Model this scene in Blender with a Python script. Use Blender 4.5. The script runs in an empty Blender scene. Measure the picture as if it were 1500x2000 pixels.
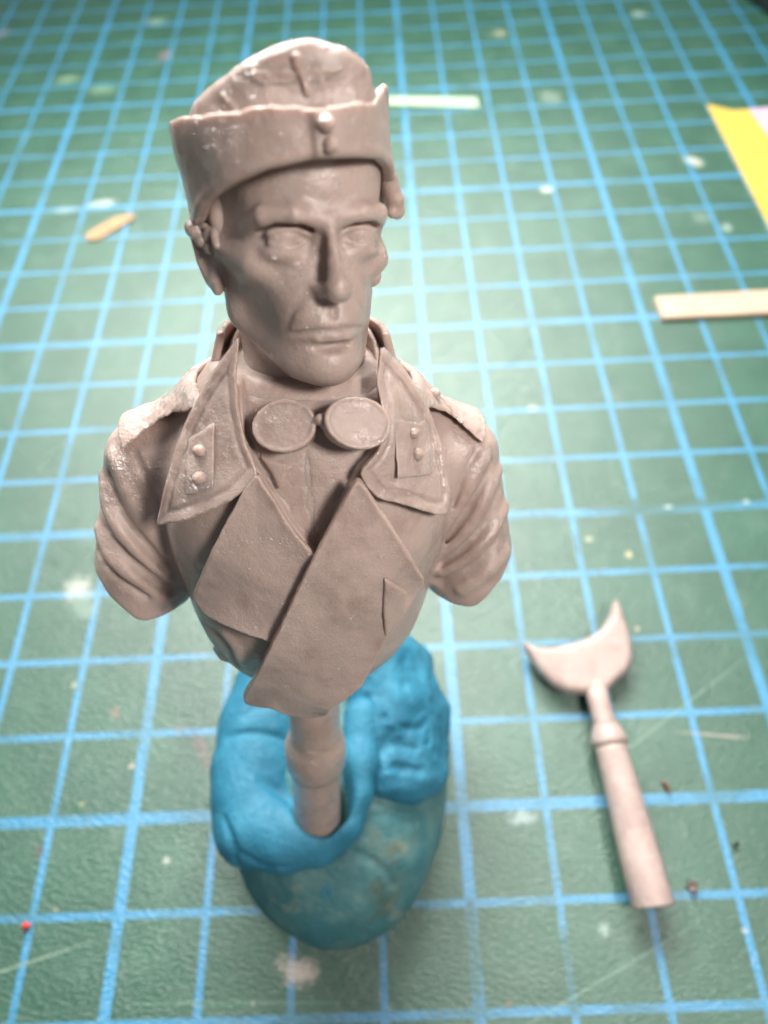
import bpy, math, random
import numpy as np
from mathutils import Matrix, Vector
F = np.float32
# ---------------------------------------------------------------- camera (unit: one square of the mat = 1)
sc = bpy.context.scene
CAMLOC = np.array([4.32774098, -0.863746179, 8.64953027])
CAMEUL = (0.525160970, 0.0347877494, -0.0306880649)
FPX = 1278.19                       # focal length in pixels of the 1500 x 2000 frame
cd = bpy.data.cameras.new('camera'); cam = bpy.data.objects.new('camera', cd); sc.collection.objects.link(cam)
cam.location = CAMLOC; cam.rotation_euler = CAMEUL
cd.sensor_fit = 'VERTICAL'; cd.sensor_height = 24.0; cd.lens = FPX / 2000 * 24.0
cd.clip_start = 0.05; cd.clip_end = 500
cd.dof.use_dof = True; cd.dof.focus_distance = 3.85
cd.dof.aperture_fstop = (FPX / 2000 * 24.0 / 1000) / 0.000085 / 1000 * 1.0
sc.camera = cam
CR = np.array(cam.rotation_euler.to_matrix())
# aperture diameter wanted in scene units: lens(m)/fstop
cd.dof.aperture_fstop = (cd.lens / 1000.0) / 0.072
# ---------------------------------------------------------------- world and lamps
w = bpy.data.worlds.new('World'); sc.world = w; w.use_nodes = True
bg = w.node_tree.nodes['Background']; bg.inputs[0].default_value = (0.86, 0.93, 1.0, 1); bg.inputs[1].default_value = 0.14
def area(name, loc, target, size, power, col, sy=None):
    l = bpy.data.lights.new(name, 'AREA'); l.energy = power; l.color = col; l.shape = 'RECTANGLE'; l.size = size; l.size_y = sy or size
    o = bpy.data.objects.new(name, l); sc.collection.objects.link(o); o.location = loc
    d = Vector(target) - Vector(loc); o.rotation_euler = d.to_track_quat('-Z', 'Y').to_euler()
    return o
area('ceiling_lamp', (2.2, 15.5, 16.0), (4, 3.0, 2), 18.0, 12800, (1.0, 0.97, 0.93), 8.5)
area('desk_lamp', (10.0, -3.2, 13.5), (4, 1, 4.5), 2.0, 1250, (1.0, 0.92, 0.86))
sc.view_settings.view_transform = 'Standard'; sc.view_settings.look = 'None'
sc.view_settings.exposure = 0.0; sc.view_settings.gamma = 1.0

# ---------------------------------------------------------------- frames
S = 0.0626                           # one bust unit (a real centimetre at 1:16) in mat squares
MH = np.array([[0.9132, -0.403, 0.0598], [0.3178, 0.7965, 0.5143], [-0.2549, -0.4507, 0.8555]]); TH = np.array([4.0862, 1.8068, 6.6797])
MB = np.array([[0.9916, -0.0958, 0.0865], [0.0492, 0.9, 0.433], [-0.1194, -0.4251, 0.8972]]); TB = np.array([3.839, 1.6817, 5.638])
def ray(px, py):
    d = CR @ np.array([(px - 750) / FPX, -(py - 1000) / FPX, -1.0]); return d / np.linalg.norm(d)
def mat_pt(px, py, z=0.0):
    d = ray(px, py); return CAMLOC + d * ((z - CAMLOC[2]) / d[2])
class Frame:
    def __init__(s, M, T, sc_): s.M, s.T, s.s = M, T, sc_; s.o = (CAMLOC - T) @ M / sc_
    def at(s, px, py, y):
        d = ray(px, py) @ s.M; t = (y - s.o[1]) / d[1]; return s.o + d * t
    def onto(s, sdf, pts, off=0.0):
        """points of a surface seen along the given directions"""
        D = np.array([ray(*p) @ s.M for p in pts]); t = np.full(len(D), 20.0 if s.s < .5 else 2.0)
        for i in range(90):
            q = s.o + D * t[:, None]
            v = sdf(*(q.T.astype(F))) - off
            t += np.clip(v * 0.7, -3, 3)
        return s.o + D * t[:, None]
    def matrix(s):
        m = Matrix.Identity(4)
        for i in range(3):
            for j in range(3): m[i][j] = s.M[i, j] * s.s
            m[i][3] = s.T[i]
        return m
HF = Frame(MH, TH, S); BF = Frame(MB, TB, S); WF = Frame(np.eye(3), np.zeros(3), 1.0)

# ---------------------------------------------------------------- distance fields
def smin(a, b, k):
    h = np.clip(0.5 + 0.5 * (b - a) / k, 0, 1); return b + (a - b) * h - k * h * (1 - h)
def smax(a, b, k): return -smin(-a, -b, k)
def sphere(P, c, r): return np.sqrt((P[0] - c[0]) ** 2 + (P[1] - c[1]) ** 2 + (P[2] - c[2]) ** 2) - r
def ell(P, c, r, ry=0.0, rx=0.0, rz=0.0):
    x, y, z = P[0] - c[0], P[1] - c[1], P[2] - c[2]
    if rz: a, b = math.cos(rz), math.sin(rz); x, y = a * x + b * y, -b * x + a * y
    if ry: a, b = math.cos(ry), math.sin(ry); x, z = a * x - b * z, b * x + a * z
    if rx: a, b = math.cos(rx), math.sin(rx); y, z = a * y + b * z, -b * y + a * z
    k0 = np.sqrt((x / r[0]) ** 2 + (y / r[1]) ** 2 + (z / r[2]) ** 2)
    k1 = np.sqrt((x / r[0] ** 2) ** 2 + (y / r[1] ** 2) ** 2 + (z / r[2] ** 2) ** 2) + 1e-6
    return k0 * (k0 - 1) / k1
def cap(P, a, b, r1, r2=None):
    r2 = r1 if r2 is None else r2
    a = np.array(a, float); b = np.array(b, float); d = b - a; L = float(d @ d) + 1e-9
    t = np.clip(((P[0] - a[0]) * d[0] + (P[1] - a[1]) * d[1] + (P[2] - a[2]) * d[2]) / L, 0, 1)
    return np.sqrt((P[0] - a[0] - d[0] * t) ** 2 + (P[1] - a[1] - d[1] * t) ** 2 + (P[2] - a[2] - d[2] * t) ** 2) - (r1 + (r2 - r1) * t)
def chain(P, pts, r, k=0.15):
    d = None; n = len(pts)
    rr = r if hasattr(r, '__len__') else [r] * n
    for i in range(n - 1):
        c = cap(P, pts[i], pts[i + 1], rr[i], rr[i + 1]); d = c if d is None else (smin(d, c, k) if k else np.minimum(d, c))
    return d
def dense(seg, n=4):
    p = np.array(seg, float)
    if len(p) < 3: return [tuple(q) for q in p]
    e = np.vstack([2 * p[0] - p[1], p, 2 * p[-1] - p[-2]]); out = []
    for i in range(1, len(e) - 2):
        for t in np.arange(0, 1, 1 / n):
            a, b, c, d = e[i - 1], e[i], e[i + 1], e[i + 2]
            out.append(tuple(.5 * (2 * b + (c - a) * t + (2 * a - 5 * b + 4 * c - d) * t * t + (3 * b - a - 3 * c + d) * t ** 3)))
    return out + [tuple(p[-1])]
def poly2(u, v, poly):
    poly = np.asarray(poly, float); n = len(poly); d = np.full(u.shape, 1e9, F); ins = np.zeros(u.shape, bool)
    for i in range(n):
        ax, ay = poly[i]; bx, by = poly[(i + 1) % n]; ex, ey = bx - ax, by - ay
        t = np.clip(((u - ax) * ex + (v - ay) * ey) / (ex * ex + ey * ey + 1e-9), 0, 1)
        d = np.minimum(d, (u - ax - ex * t) ** 2 + (v - ay - ey * t) ** 2)
        if ay != by: ins ^= ((v < ay) != (v < by)) & (u < ex * (v - ay) / ey + ax)
    d = np.sqrt(d); return np.where(ins, -d, d)
def smooth_poly(pts, it=2):
    p = np.asarray(pts, float)
    for _ in range(it):
        q = np.roll(p, -1, 0); p = np.stack([p * .85 + q * .15, p * .15 + q * .85], 1).reshape(-1, p.shape[1])
    return p
_rng = np.random.RandomState(7); _G = _rng.rand(32, 32, 32).astype(F)
def noise(x, y, z, f):
    x, y, z = x * f, y * f, z * f
    xi, yi, zi = np.floor(x).astype(int), np.floor(y).astype(int), np.floor(z).astype(int)
    a, b, c = x - xi, y - yi, z - zi; a = a * a * (3 - 2 * a); b = b * b * (3 - 2 * b); c = c * c * (3 - 2 * c); r = 0
    for i in (0, 1):
        for j in (0, 1):
            for k in (0, 1):
                r = r + _G[(xi + i) & 31, (yi + j) & 31, (zi + k) & 31] * (a if i else 1 - a) * (b if j else 1 - b) * (c if k else 1 - c)
    return (r - .5) * 2

def surface(sdf, lo, hi, h, safety=1.5, keep=True):
    lo = np.array(lo, float); n = np.ceil((np.array(hi, float) - lo) / h).astype(int) + 1
    BS = 12; nb = np.ceil(n / BS).astype(int); n = nb * BS + 1
    ii = np.stack(np.meshgrid(*[np.arange(k) for k in nb], indexing='ij'), -1).reshape(-1, 3)
    cc = (lo + (ii * BS + BS / 2) * h).astype(F)
    dv = sdf(cc[:, 0], cc[:, 1], cc[:, 2]); rad = BS * h * 0.87 * safety + 2 * h
    D = np.empty(n, F)
    for b, v in zip(ii, dv):
        s_ = b * BS; D[s_[0]:s_[0] + BS + 1, s_[1]:s_[1] + BS + 1, s_[2]:s_[2] + BS + 1] = 1.0 if v > 0 else -1.0
    act = ii[np.abs(dv) < rad]
    off = np.stack(np.meshgrid(*[np.arange(BS + 1)] * 3, indexing='ij'), -1).reshape(-1, 3)
    for c0 in range(0, len(act), 200):
        a = act[c0:c0 + 200]; g = (a[:, None, :] * BS + off[None]).reshape(-1, 3); q = (lo + g * h).astype(F)
        v = sdf(q[:, 0], q[:, 1], q[:, 2])
        D[g[:, 0], g[:, 1], g[:, 2]] = v
    D[D == 0] = 1e-6
    Sg = D < 0
    c = [Sg[i:n[0] - 1 + i, j:n[1] - 1 + j, k:n[2] - 1 + k] for i in (0, 1) for j in (0, 1) for k in (0, 1)]
    cnt = sum(x.astype(np.int8) for x in c); cells = np.argwhere((cnt > 0) & (cnt < 8))
    idx = -np.ones(n - 1, int); idx[tuple(cells.T)] = np.arange(len(cells))
    acc = np.zeros((len(cells), 3)); wn = np.zeros(len(cells))
    for ax in range(3):
        o1, o2 = [a for a in range(3) if a != ax]
        for u in (0, 1):
            for v in (0, 1):
                p = cells.copy(); p[:, o1] += u; p[:, o2] += v; q = p.copy(); q[:, ax] += 1
                a = D[tuple(p.T)]; b = D[tuple(q.T)]; m = (a < 0) != (b < 0)
                t = np.where(m, a / np.where(m, a - b, 1), 0); t = np.clip(t, 0, 1); pt = p.astype(float); pt[:, ax] += t
                acc[m] += pt[m]; wn[m] += 1
    V = lo + acc / wn[:, None] * h
    quads = []
    for ax in range(3):
        o1, o2 = [(1, 2), (2, 0), (0, 1)][ax]
        sl = [slice(None)] * 3; sl[ax] = slice(0, -1); sr = [slice(None)] * 3; sr[ax] = slice(1, None)
        A = Sg[tuple(sl)]; B = Sg[tuple(sr)]
        e = np.argwhere(A != B); e = e[(e[:, o1] > 0) & (e[:, o2] > 0) & (e[:, o1] < n[o1] - 1) & (e[:, o2] < n[o2] - 1)]
        fl = A[tuple(e.T)]
        def ci(du, dv):
            p = e.copy(); p[:, o1] -= du; p[:, o2] -= dv; return idx[tuple(p.T)]
        q = np.stack([ci(1, 1), ci(0, 1), ci(0, 0), ci(1, 0)], 1)
        q[~fl] = q[~fl][:, ::-1]; quads.append(q)
    Q = np.concatenate(quads); Q = Q[(Q >= 0).all(1)]
    if keep:                         # drop stray crumbs of surface: keep the largest connected piece
        lab = np.arange(len(V)); E_ = np.concatenate([Q[:, [0, 1]], Q[:, [1, 2]], Q[:, [2, 3]], Q[:, [3, 0]]])
        while True:
            m = np.minimum(lab[E_[:, 0]], lab[E_[:, 1]]); old = lab.copy()
            np.minimum.at(lab, E_[:, 0], m); np.minimum.at(lab, E_[:, 1], m); lab = lab[lab]
            if (lab == old).all(): break
        best = np.bincount(lab[Q[:, 0]]).argmax(); Q = Q[lab[Q[:, 0]] == best]
        used = np.unique(Q); mp = -np.ones(len(V), int); mp[used] = np.arange(len(used)); V = V[used]; Q = mp[Q]
    return V, Q

COL = sc.collection
def tag(o, label=None, cat=None, group=None, kind=None):
    if label: o['label'] = label
    if cat: o['category'] = cat
    if group: o['group'] = group
    if kind: o['kind'] = kind
    return o
def mesh_obj(name, V, Q, mat, parent=None, matrix=None, smooth=True):
    me = bpy.data.meshes.new(name)
    if isinstance(Q, np.ndarray) and len(Q):
        V = np.asarray(V, float); me.vertices.add(len(V)); me.vertices.foreach_set('co', V.astype(F).ravel())
        k = Q.shape[1]; me.loops.add(Q.size); me.loops.foreach_set('vertex_index', Q.astype(np.int32).ravel())
        me.polygons.add(len(Q)); me.polygons.foreach_set('loop_start', np.arange(0, Q.size, k, dtype=np.int32))
        me.polygons.foreach_set('loop_total', np.full(len(Q), k, np.int32)); me.update(calc_edges=True)
    else: me.from_pydata([tuple(v) for v in V], [], Q)
    me.validate()
    me.polygons.foreach_set('use_smooth', [smooth] * len(me.polygons))
    if mat: me.materials.append(mat)
    o = bpy.data.objects.new(name, me); COL.objects.link(o)
    if parent is not None: o.parent = parent
    if matrix is not None: o.matrix_local = matrix
    return o
def empty(name, loc, **kw):
    o = bpy.data.objects.new(name, None); COL.objects.link(o); o.location = loc; o.empty_display_size = .3; tag(o, **kw); return o

# ---------------------------------------------------------------- materials
def newmat(name):
    m = bpy.data.materials.new(name); m.use_nodes = True; nt = m.node_tree; return m, nt, nt.nodes['Principled BSDF']
class NB:
    """small helper for node graphs"""
    def __init__(s, nt): s.nt = nt
    def n(s, t, **kw):
        x = s.nt.nodes.new(t)
        for k, v in kw.items(): setattr(x, k, v)
        return x
    def l(s, a, b): s.nt.links.new(a, b)
    def math(s, op, a, b=None, c=None, clamp=False):
        x = s.n('ShaderNodeMath', operation=op); x.use_clamp = clamp
        for i, v in enumerate((a, b, c)):
            if v is None: continue
            if isinstance(v, (int, float)): x.inputs[i].default_value = v
            else: s.l(v, x.inputs[i])
        return x.outputs[0]
    def noise(s, vec, scale, detail=3, rough=.55, dist=0):
        x = s.n('ShaderNodeTexNoise'); x.inputs['Scale'].default_value = scale; x.inputs['Detail'].default_value = detail
        x.inputs['Roughness'].default_value = rough; x.inputs['Distortion'].default_value = dist
        if vec is not None: s.l(vec, x.inputs['Vector'])
        return x.outputs[0]
    def ramp(s, f, a, b, lo=0.0, hi=1.0):
        x = s.n('ShaderNodeMapRange'); x.interpolation_type = 'SMOOTHSTEP'
        for i, v in zip(('From Min', 'From Max', 'To Min', 'To Max'), (a, b, lo, hi)): x.inputs[i].default_value = v
        s.l(f, x.inputs['Value']); return x.outputs[0]
    def mix(s, f, a, b):
        x = s.n('ShaderNodeMix', data_type='RGBA')
        for sock, v in ((x.inputs[0], f), (x.inputs[6], a), (x.inputs[7], b)):
            if isinstance(v, (int, float)): sock.default_value = v
            elif isinstance(v, tuple): sock.default_value = (*v, 1)
            else: s.l(v, sock)
        return x.outputs[2]
    def bump(s, h, strength, dist, prev=None):
        x = s.n('ShaderNodeBump'); x.inputs['Strength'].default_value = strength; x.inputs['Distance'].default_value = dist
        s.l(h, x.inputs['Height'])
        if prev is not None: s.l(prev, x.inputs['Normal'])
        return x.outputs[0]
def resin(name, col=(0.49, 0.380, 0.335), wet=0.35, seed=0.0, sss=0.6, patches=(), mottle=.25):
    m, nt, p = newmat(name); g = NB(nt)
    tc = g.n('ShaderNodeNewGeometry').outputs['Position']
    mp = g.n('ShaderNodeMapping'); mp.inputs['Location'].default_value = (seed, seed * .7, 0); g.l(tc, mp.inputs[0]); v = mp.outputs[0]
    big = g.noise(v, 2.2, 3); fine = g.noise(v, 75, 4)
    c = g.mix(g.ramp(big, .35, .7), tuple(x * .93 for x in col), tuple(min(1, x * 1.07) for x in col))
    c = g.mix(g.math('MULTIPLY', g.ramp(g.noise(v, 3.3, 4, .6, .3), .48, .68), mottle), c, (0.22, 0.135, 0.105))
    g.l(c, p.inputs['Base Color'])
    wetm = g.ramp(g.noise(v, 3.4, 4, .65, .4), .47, .60)
    pm = None                                    # spots where uncured resin was left standing: wet and finely rippled
    for (cx, cy, cz), pr in patches:
        mp2 = g.n('ShaderNodeVectorMath', operation='DISTANCE'); g.l(tc, mp2.inputs[0]); mp2.inputs[1].default_value = (cx, cy, cz)
        q = g.ramp(g.math('ADD', g.math('DIVIDE', mp2.outputs['Value'], pr), g.math('MULTIPLY', g.math('SUBTRACT', g.noise(v, 1.6 / pr, 3, .7), .5), 1.4)), 1.0, .6)
        pm = q if pm is None else g.math('MAXIMUM', pm, q)
    if pm is not None: wetm = g.math('MAXIMUM', g.math('MULTIPLY', wetm, .5), g.math('MULTIPLY', pm, 1.0 / max(wet, .2)), None, True)
    g.l(g.math('SUBTRACT', 0.41, g.math('MULTIPLY', wetm, wet * .6)), p.inputs['Roughness'])
    p.inputs['Subsurface Weight'].default_value = sss; p.inputs['Subsurface Radius'].default_value = (1.0, .58, .36); p.inputs['Subsurface Scale'].default_value = 0.075
    p.inputs['Specular IOR Level'].default_value = 0.42
    g.l(g.math('ADD', .28, g.math('MULTIPLY', wetm, max(wet, .8)), None, True), p.inputs['Coat Weight']); p.inputs['Coat Roughness'].default_value = .07; p.inputs['Coat IOR'].default_value = 2.0
    b = g.bump(fine, .30, .012); b2 = g.bump(g.noise(v, 22, 4, .6), .22, .02, b)
    g.l(b2, p.inputs['Normal'])
    b3 = g.bump(g.noise(v, 11, 4, .7), 1.0, .075); g.l(b3, p.inputs['Coat Normal'])
    return m
PT_SKIN = [((3.99, 1.44, 6.86), .16)]
M_SKIN = None; M_COAT = None; M_CAP = resin('resin_cap', wet=.4, seed=9)
M_WET = resin('resin_wet', wet=1.0, seed=2); M_PEG = resin('resin_peg', (0.50, 0.375, 0.32), wet=.1, seed=3)

# ================================================================ THE MAT
def build_mat():
    m, nt, p = newmat('cutting_mat'); g = NB(nt)
    v = g.n('ShaderNodeNewGeometry').outputs['Position']
    sep = g.n('ShaderNodeSeparateXYZ'); g.l(v, sep.inputs[0]); X, Y = sep.outputs[0], sep.outputs[1]
    edge = g.math('MULTIPLY', g.math('SUBTRACT', g.noise(v, 24, 3, .7), .5), .035)
    def lines(c, c4off, ph):
        c = g.math('ADD', c, edge)
        d = g.math('ABSOLUTE', g.math('SUBTRACT', g.math('FRACT', g.math('ADD', c, .5)), .5))
        d4 = g.math('MULTIPLY', g.math('ABSOLUTE', g.math('SUBTRACT', g.math('FRACT', g.math('ADD', g.math('DIVIDE', g.math('SUBTRACT', c, c4off), 4), .5)), .5)), 4)
        return g.math('MAXIMUM', g.ramp(d, .050, .034), g.ramp(d4, .074, .056))
    lv = lines(X, 1, 0); lh = lines(Y, 0, 0)
    wear = g.ramp(g.noise(v, 34, 4, .75), .33, .47, .1, 1)
    wear2 = g.ramp(g.noise(v, 1.3, 3, .6), .32, .56, .5, .95)
    L = g.math('MAXIMUM', lv, g.math('MULTIPLY', lh, .92))
    def blob(px, py, rx, ry, rough=.5, rot=0.0, sharp=.25, scale=4.0):
        c = mat_pt(px, py); ctr = np.array([c[0], c[1]])
        mp = g.n('ShaderNodeMapping', vector_type='TEXTURE'); mp.inputs['Location'].default_value = (c[0], c[1], 0); mp.inputs['Rotation'].default_value = (0, 0, rot); mp.inputs['Scale'].default_value = (rx, ry, 1)
        g.l(v, mp.inputs[0]); ln = g.n('ShaderNodeVectorMath', operation='LENGTH'); g.l(mp.outputs[0], ln.inputs[0])
        nz = g.math('MULTIPLY', g.math('SUBTRACT', g.noise(v, scale / max(rx, ry) * .5, 4, .65), .5), rough * 2.2)
        return g.ramp(g.math('ADD', ln.outputs['Value'], nz), 1.0, 1.0 - sharp * 2)
    gone = None
    for b in [(925, 1860, .12, .62, .35), (1112, 1900, .12, .5, .35), (1110, 1225, .4, .25, .5), (1260, 988, 1.5, .16, .5), (1040, 1030, .7, .35, .6), (790, 1790, .5, .12, .6)]:
        x = blob(*b[:5]); gone = x if gone is None else g.math('MAXIMUM', gone, x)
    L = g.math('MULTIPLY', g.math('MULTIPLY', L, g.math('MULTIPLY', wear, wear2)), g.math('SUBTRACT', 1, g.math('MULTIPLY', gone, .8)))
    grn = g.mix(g.ramp(g.noise(v, .9, 4, .6), .35, .7), (0.016, 0.090, 0.054), (0.026, 0.118, 0.072))
    grn = g.mix(g.math('MULTIPLY', g.ramp(g.noise(v, 50, 3, .7), .45, .75), .35), grn, (0.10, 0.24, 0.16))
    grn = g.mix(g.math('MULTIPLY', g.ramp(g.noise(v, 1.7, 4, .6), .5, .75), .35), grn, (0.10, 0.20, 0.15))
    blu = g.mix(g.ramp(g.noise(v, 30, 3), .3, .7), (0.035, 0.26, 0.50), (0.060, 0.34, 0.60))
    col = g.mix(L, grn, blu)
    W = (0.62, 0.66, 0.58)
    for px, py, rx, ry, c, a, ro, rg in [
        (152, 1150, .33, .30, W, .75, 0, .5), (165, 1185, .3, .3, (.3, .45, .36), .5, 0, .6), (580, 1893, .30, .21, (.72, .62, .55), .95, -.3, .95), (590, 1905, .2, .15, (.7, .62, .56), .6, .3, 1.0),
        (1022, 1597, .24, .12, (.42, .55, .55), .7, .2, .9), (1180, 1815, .10, .10, (.40, .55, .48), .7, 0, .9), (1068, 370, .20, .14, (.8, .83, .75), .9, 0, .4), (1355, 315, .36, .21, (.66, .7, .6), .9, -.75, .4),
        (1420, 445, .16, .2, (.5, .7, .62), .6, 0, .4), (1370, 425, .3, .3, (.35, .5, .42), .35, 0, .4), (845, 203, .1, .1, (.35, .55, .4), .3, 0, .4), (975, 65, .3, .3, (.45, .5, .35), .5, 0, .4), (1247, 27, .3, .25, (.5, .65, .55), .7, 0, .4),
        (1075, 190, .4, .45, (.35, .42, .36), .5, 0, .4), (980, 65, .2, .2, (.45, .42, .3), .5, 0, .4), (200, 397, .45, .2, (.6, .72, .68), .7, .1, .5), (130, 410, .4, .15, (.5, .66, .62), .5, .1, .5), (305, 42, .4, .3, (.45, .65, .5), .5, 0, .5),
        (133, 155, .5, .3, (.40, .6, .36), .5, 0, .5), (200, 175, .5, .3, (.40, .6, .36), .4, 0, .5), (322, 108, .25, .4, (.5, .22, .28), .45, 0, .4), (5, 65, .3, .4, (.4, .3, .25), .4, 0, .4),
        (395, 1465, .12, .42, (.20, .09, .09), .6, .6, .8), (225, 1392, .10, .12, (.30, .14, .12), .6, 0, .8), (350, 1425, .12, .06, (.2, .09, .12), .6, 0, .7), (78, 1662, .09, .11, (.12, .05, .06), .75, 0, .7), (257, 1496, .05, .05, (.7, .55, .5), .9, 0, .5),
        (145, 1338, .05, .06, (.7, .66, .5), .8, 0, .5), (325, 1680, .07, .05, (.7, .7, .62), .8, 0, .7), (160, 1570, .05, .05, (.5, .5, .2), .6, 0, .6), (1400, 1436, .62, .035, (.42, .36, .32), .75, -.12, .5),
        (1150, 1053, .09, .07, (.62, .66, .40), .7, 0, .5), (1228, 1083, .08, .09, (.68, .55, .28), .85, 0, .5), (1245, 1228, .05, .05, (.7, .55, .35), .8, 0, .5), (1305, 990, .1, .05, (.6, .75, .72), .8, 0, .5), (1458, 980, .08, .05, (.6, .72, .68), .8, 0, .5), (1040, 797, .12, .09, (.5, .65, .48), .7, 0, .5),
        (992, 1962, .05, .04, (.30, .12, .08), .8, 0, .8), (1455, 1818, .05, .04, (.6, .6, .5), .8, 0, .8), (494, 1960, .03, .03, (.8, .75, .7), .9, 0, .3), (110, 1776, .03, .03, (.6, .5, .3), .8, 0, .3), (1415, 930, .05, .05, (.3, .22, .15), .4, 0, .4), (1240, 1490, .08, .25, (.01, .20, .09), .6, .2, .5)]:
        b = blob(px, py, rx * .92, ry * .92, rg, ro, .4); col = g.mix(g.math('MULTIPLY', b, a * .8), col, c)
    # fine knife scratches
    for px, py, ln_, rot, c, a in [(1130, 1075, 1.4, -1.0, (.02, .10, .06), .7), (1180, 1010, 1.0, -.95, (.02, .10, .07), .6), (55, 1880, 1.0, .25, (.25, .36, .27), .6), (100, 1130, .8, .9, (.02, .13, .08), .4), (450, 1960, 1.6, -.02, (.16, .32, .22), .4), (1320, 1390, 1.6, .55, (.22, .38, .28), .35), (1200, 1900, 1.4, .4, (.22, .4, .3), .35)]:
        b = blob(px, py, ln_, .022, .25, rot); col = g.mix(g.math('MULTIPLY', b, a), col, c)
    g.l(col, p.inputs['Base Color'])
    # grain: short slanted dashes
    mp = g.n('ShaderNodeMapping'); mp.inputs['Rotation'].default_value = (0, 0, .55); mp.inputs['Scale'].default_value = (1.0, 2.6, 1); g.l(v, mp.inputs[0])
    gr = g.noise(mp.outputs[0], 13, 3, .6, .6)
    gr2 = g.noise(v, 40, 3, .6)
    h = g.math('ADD', g.math('MULTIPLY', gr, .8), g.math('MULTIPLY', gr2, .35))
    b = g.bump(h, .6, .035)
    g.l(b, p.inputs['Normal']); g.l(g.ramp(g.noise(v, 1.1, 4, .6), .3, .7, .31, .40), p.inputs['Roughness'])
    p.inputs['Specular IOR Level'].default_value = .6; p.inputs['Coat Weight'].default_value = 1; p.inputs['Coat IOR'].default_value = 1.66; p.inputs['Coat Roughness'].default_value = .36; g.l(b, p.inputs['Coat Normal'])
    x0, x1, y0, y1, t = -9, 17, -6, 34, .25; V = []; b_ = .04
    for z, i in ((-t, 0), (-b_, 0), (0, b_)):
        V += [(x0 + i, y0 + i, z), (x1 - i, y0 + i, z), (x1 - i, y1 - i, z), (x0 + i, y1 - i, z)]
    Fc = [(3, 2, 1, 0), (8, 9, 10, 11)] + [(4 * l + i, 4 * l + (i + 1) % 4, 4 * l + 4 + (i + 1) % 4, 4 * l + 4 + i) for l in (0, 1) for i in range(4)]
    o = mesh_obj('cutting_mat', V, Fc, m, smooth=False)
    tag(o, 'worn green cutting mat printed with a light blue grid, stained with paint', 'cutting mat')
    mt, nt, p = newmat('desk'); g = NB(nt); p.inputs['Base Color'].default_value = (.25, .2, .16, 1); p.inputs['Roughness'].default_value = .5
    V = [(-60, -60, -.26), (60, -60, -.26), (60, 90, -.26), (-60, 90, -.26)]; tag(mesh_obj('table_top', V, [(0, 1, 2, 3)], mt, smooth=False), kind='structure')
build_mat()

# ================================================================ THE BUST
bust = empty('resin_bust', tuple(TB - MB[:, 2] * S * 60), label='grey brown resin bust of a soldier in a forage cap, stuck in blue putty', cat='miniature bust')
LOCAL = {}
def on_bust(name, sdf, lo, hi, h, mat, fr, parent=bust, label=None):
    V, Q = surface(sdf, lo, hi, h)
    mw = fr.matrix(); inv = Matrix.Translation(bust.location).inverted() @ mw
    o = mesh_obj(name, V, Q, mat, parent); 
    pm = Matrix.Identity(4) if parent is bust else LOCAL[parent.name].inverted()
    o.matrix_basis = pm @ inv; LOCAL[o.name] = inv
    if label: o['label'] = label
    return o
RHB = MB.T @ MH; THB = MB.T @ (TH - TB) / S
def head_to_body(P):
    x, y, z = P
    return tuple((RHB[i, 0] * x + RHB[i, 1] * y + RHB[i, 2] * z + THB[i]).astype(F) for i in range(3))
def b2h(p): return RHB.T @ (np.array(p, float) - THB)

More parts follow.
